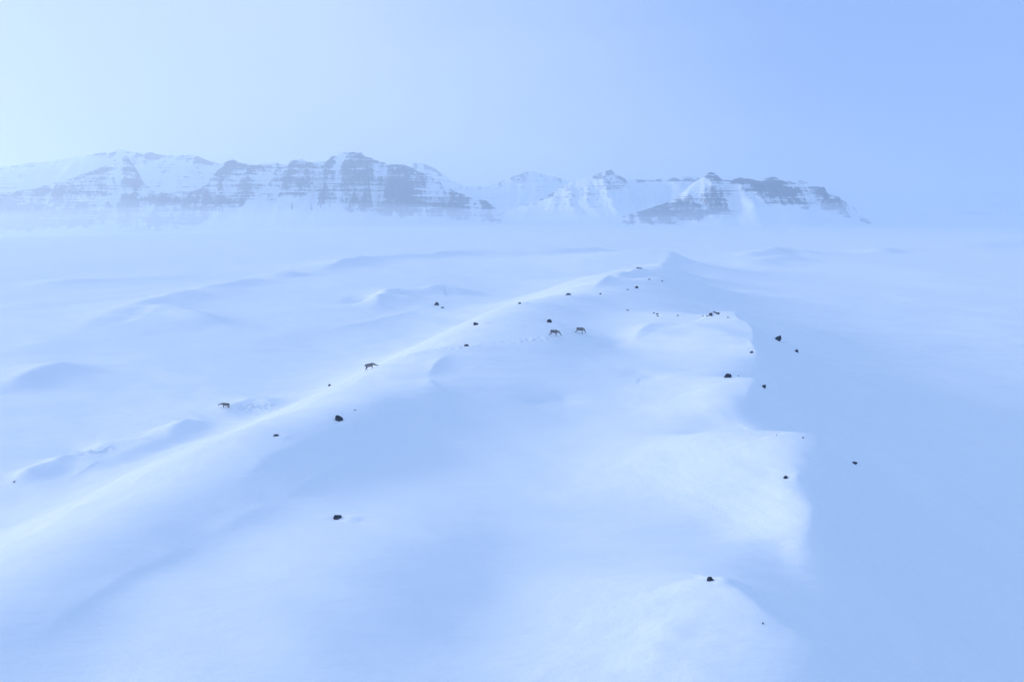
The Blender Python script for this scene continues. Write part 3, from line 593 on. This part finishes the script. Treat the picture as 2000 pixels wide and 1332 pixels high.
def reindeer_mesh(pose):
    P = POSES[pose]; bm = bmesh.new()
    # trunk: rump, deep chest, withers
    ring_tube(bm, [(-0.66, 0, 0.93, .05, .06), (-0.62, 0, 0.90, .14, .16), (-0.48, 0, 0.86, .205, .22), (-0.22, 0, 0.82, .225, .24), (0.05, 0, 0.79, .235, .26), (0.28, 0, 0.80, .215, .26), (0.46, 0, 0.84, .17, .22), (0.58, 0, 0.88, .09, .13)])
    nk = P['neck']
    ring_tube(bm, [(0.36, 0, 0.86, .13, .21), (nk[0][0], 0, nk[0][1] - .07, .12, .18), (nk[1][0], 0, nk[1][1] - .05, .10, .15), (nk[2][0], 0, nk[2][1], .07, .095)])
    hd = P['head']
    ring_tube(bm, [(nk[2][0] - .03, 0, nk[2][1] + .03, .06, .07), (hd[0][0], 0, hd[0][1], .075, .085), ((hd[0][0] + hd[1][0]) / 2, 0, (hd[0][1] + hd[1][1]) / 2, .065, .075), (hd[1][0], 0, hd[1][1], .048, .055), (hd[2][0], 0, hd[2][1], .040, .045)], 10)
    for s in (-1, 1):                                                   # ears, short antler stubs
        ring_tube(bm, [(hd[0][0] - .02, s * .05, hd[0][1] + .05, .025, .03), (hd[0][0] - .07, s * .13, hd[0][1] + .10, .03, .025), (hd[0][0] - .10, s * .18, hd[0][1] + .12, .014, .014)], 8)
    ring_tube(bm, [(-0.62, 0, 0.93, .05, .04), (-0.71, 0, 0.86, .045, .035), (-0.72, 0, 0.78, .022, .02)], 8)      # tail
    for s, (dx, lift) in zip((-1, 1), P['front']):                      # foreleg: elbow, wrist, hoof
        y = s * .11
        ring_tube(bm, [(0.36, y, 0.78, .075, .10), (0.35, y, 0.60, .06, .075), (0.36 + dx * .45, y, 0.40, .038, .045), (0.36 + dx * .8, y, 0.20 + lift * .4, .028, .03), (0.36 + dx, y, 0.07 + lift * .8, .030, .034), (0.38 + dx, y, 0.0 + lift, .042, .05)], 10)
    for s, (dx, lift) in zip((-1, 1), P['hind']):                       # hind leg: thigh, knee forward, hock back, shank
        y = s * .115
        ring_tube(bm, [(-0.46, y, 0.84, .09, .16), (-0.40 + dx * .1, y, 0.64, .075, .11), (-0.46 + dx * .4, y, 0.50, .05, .065), (-0.58 + dx * .7, y, 0.38, .036, .045), (-0.55 + dx, y, 0.18, .028, .032), (-0.53 + dx, y, 0.06, .030, .034), (-0.50 + dx, y, 0.0, .042, .05)], 10)
    me = bpy.data.meshes.new('raw'); bm.to_mesh(me); bm.free()
    tmp = bpy.data.objects.new('raw', me); scene.collection.objects.link(tmp)
    r = tmp.modifiers.new('r', 'REMESH'); r.mode = 'VOXEL'; r.voxel_size = 0.022; r.use_smooth_shade = True
    s = tmp.modifiers.new('s', 'SMOOTH'); s.factor = 0.5; s.iterations = 3
    ev = tmp.evaluated_get(bpy.context.evaluated_depsgraph_get())
    res = bpy.data.meshes.new_from_object(ev); bpy.data.objects.remove(tmp); bpy.data.meshes.remove(me)
    res.name = 'reindeer'
    co = np.empty(len(res.vertices) * 3, np.float32); res.vertices.foreach_get('co', co); co = co.reshape(-1, 3)
    x, y, z = co[:, 0], np.abs(co[:, 1]), co[:, 2]
    body = 0.2 + 0 * x
    mid = 0.80 - 0.02 * np.sin(x * 4)
    body = np.where((x < 0.5) & (np.abs(z - mid) < 0.085) & (y > .07), 0.95, body)          # pale flank stripe
    body = np.where((x > 0.40) & (z < 1.0) & (z > 0.55 - 0.5 * (x > 0.6)), 0.75, body)      # pale neck and shoulder
    body = np.where((x < -0.60) & (z > 0.6) & (z < 0.88), 0.9, body)                        # white rump
    body = np.where((z < 0.55) & (x < 0.62), 0.22, body)                                    # legs
    body = np.where((z < 0.10) & (x < 0.62), 0.5, body)
    hx, hz = hd[1]
    body = np.where((x - hx) * (hd[2][0] - hd[0][0]) + (z - hz) * (hd[2][1] - hd[0][1]) > -0.02, np.where(x > 0.75, 0.18, body), body)
    at = res.attributes.new('coat', 'FLOAT', 'POINT'); at.data.foreach_set('value', body.astype(np.float32))
    res.materials.clear(); res.materials.append(M_coat)
    res.polygons.foreach_set('use_smooth', np.ones(len(res.polygons), bool))
    return res
for (x, y, yaw, pitch, sink, pose, label) in DEER:
    o = bpy.data.objects.new('reindeer', reindeer_mesh(pose)); scene.collection.objects.link(o)
    o.location = (x, y, height_at(x, y) - sink); o.rotation_euler = (0, -R(pitch), R(yaw)); o.scale = (1.06,) * 3
    tag(o, label, 'reindeer', 'reindeer on the snow ridge')

# ---------------------------------------------------------------- haze
HAZE, MIST = 2.6e-4, 3.4e-4
bm = bmesh.new(); bmesh.ops.create_cube(bm, size=1.0)
for v in bm.verts: v.co = (v.co.x * 22000, v.co.y * 14000 + 3500, 480 if v.co.z > 0 else -220)
me = bpy.data.meshes.new('haze'); bm.to_mesh(me); bm.free()
hz = bpy.data.objects.new('haze', me); scene.collection.objects.link(hz); hz['kind'] = 'stuff'; hz['label'] = 'pale cold haze hanging over the plain and the mountains'
mh = bpy.data.materials.new('haze'); mh.use_nodes = True; nt = mh.node_tree
nt.nodes.remove(nt.nodes['Principled BSDF'])
pv = node(nt, 'ShaderNodeVolumePrincipled'); pv.inputs['Density'].default_value = HAZE; pv.inputs['Color'].default_value = (0.80, 0.90, 1.0, 1)
pv.inputs['Anisotropy'].default_value = 0.5
nt.links.new(pv.outputs[0], nt.nodes['Material Output'].inputs['Volume'])
me.materials.append(mh)

# a low bank of blown-snow mist lying against the feet of the mountains, its top uneven
xs = np.linspace(-6500, 6500, 66); ys = np.linspace(1500, 8200, 34)
X, Y = np.meshgrid(xs, ys)
top = 24 + 60 * fbm(X / 900, Y / 1300, 3, 91)
ny, nx = X.shape
bm = bmesh.new()
vt = [[bm.verts.new((X[j, i], Y[j, i], top[j, i])) for i in range(nx)] for j in range(ny)]
vb = [[bm.verts.new((X[j, i], Y[j, i], -190.0)) for i in range(nx)] for j in range(ny)]
for j in range(ny - 1):
    for i in range(nx - 1):
        bm.faces.new((vt[j][i], vt[j][i + 1], vt[j + 1][i + 1], vt[j + 1][i]))
        bm.faces.new((vb[j][i], vb[j + 1][i], vb[j + 1][i + 1], vb[j][i + 1]))
for i in range(nx - 1):
    bm.faces.new((vb[0][i], vb[0][i + 1], vt[0][i + 1], vt[0][i])); bm.faces.new((vb[-1][i + 1], vb[-1][i], vt[-1][i], vt[-1][i + 1]))
for j in range(ny - 1):
    bm.faces.new((vb[j + 1][0], vb[j][0], vt[j][0], vt[j + 1][0])); bm.faces.new((vb[j][-1], vb[j + 1][-1], vt[j + 1][-1], vt[j][-1]))
me = bpy.data.meshes.new('mist_bank'); bm.to_mesh(me); bm.free()
o = bpy.data.objects.new('mist_bank', me); scene.collection.objects.link(o); o['kind'] = 'stuff'; o['label'] = 'low white mist along the feet of the mountains'
mm = mh.copy(); mm.name = 'mist'; me.materials.append(mm)
pm = [n for n in mm.node_tree.nodes if n.type == 'PRINCIPLED_VOLUME'][0]
pm.inputs['Density'].default_value = MIST; pm.inputs['Color'].default_value = (0.86, 0.93, 1.0, 1)
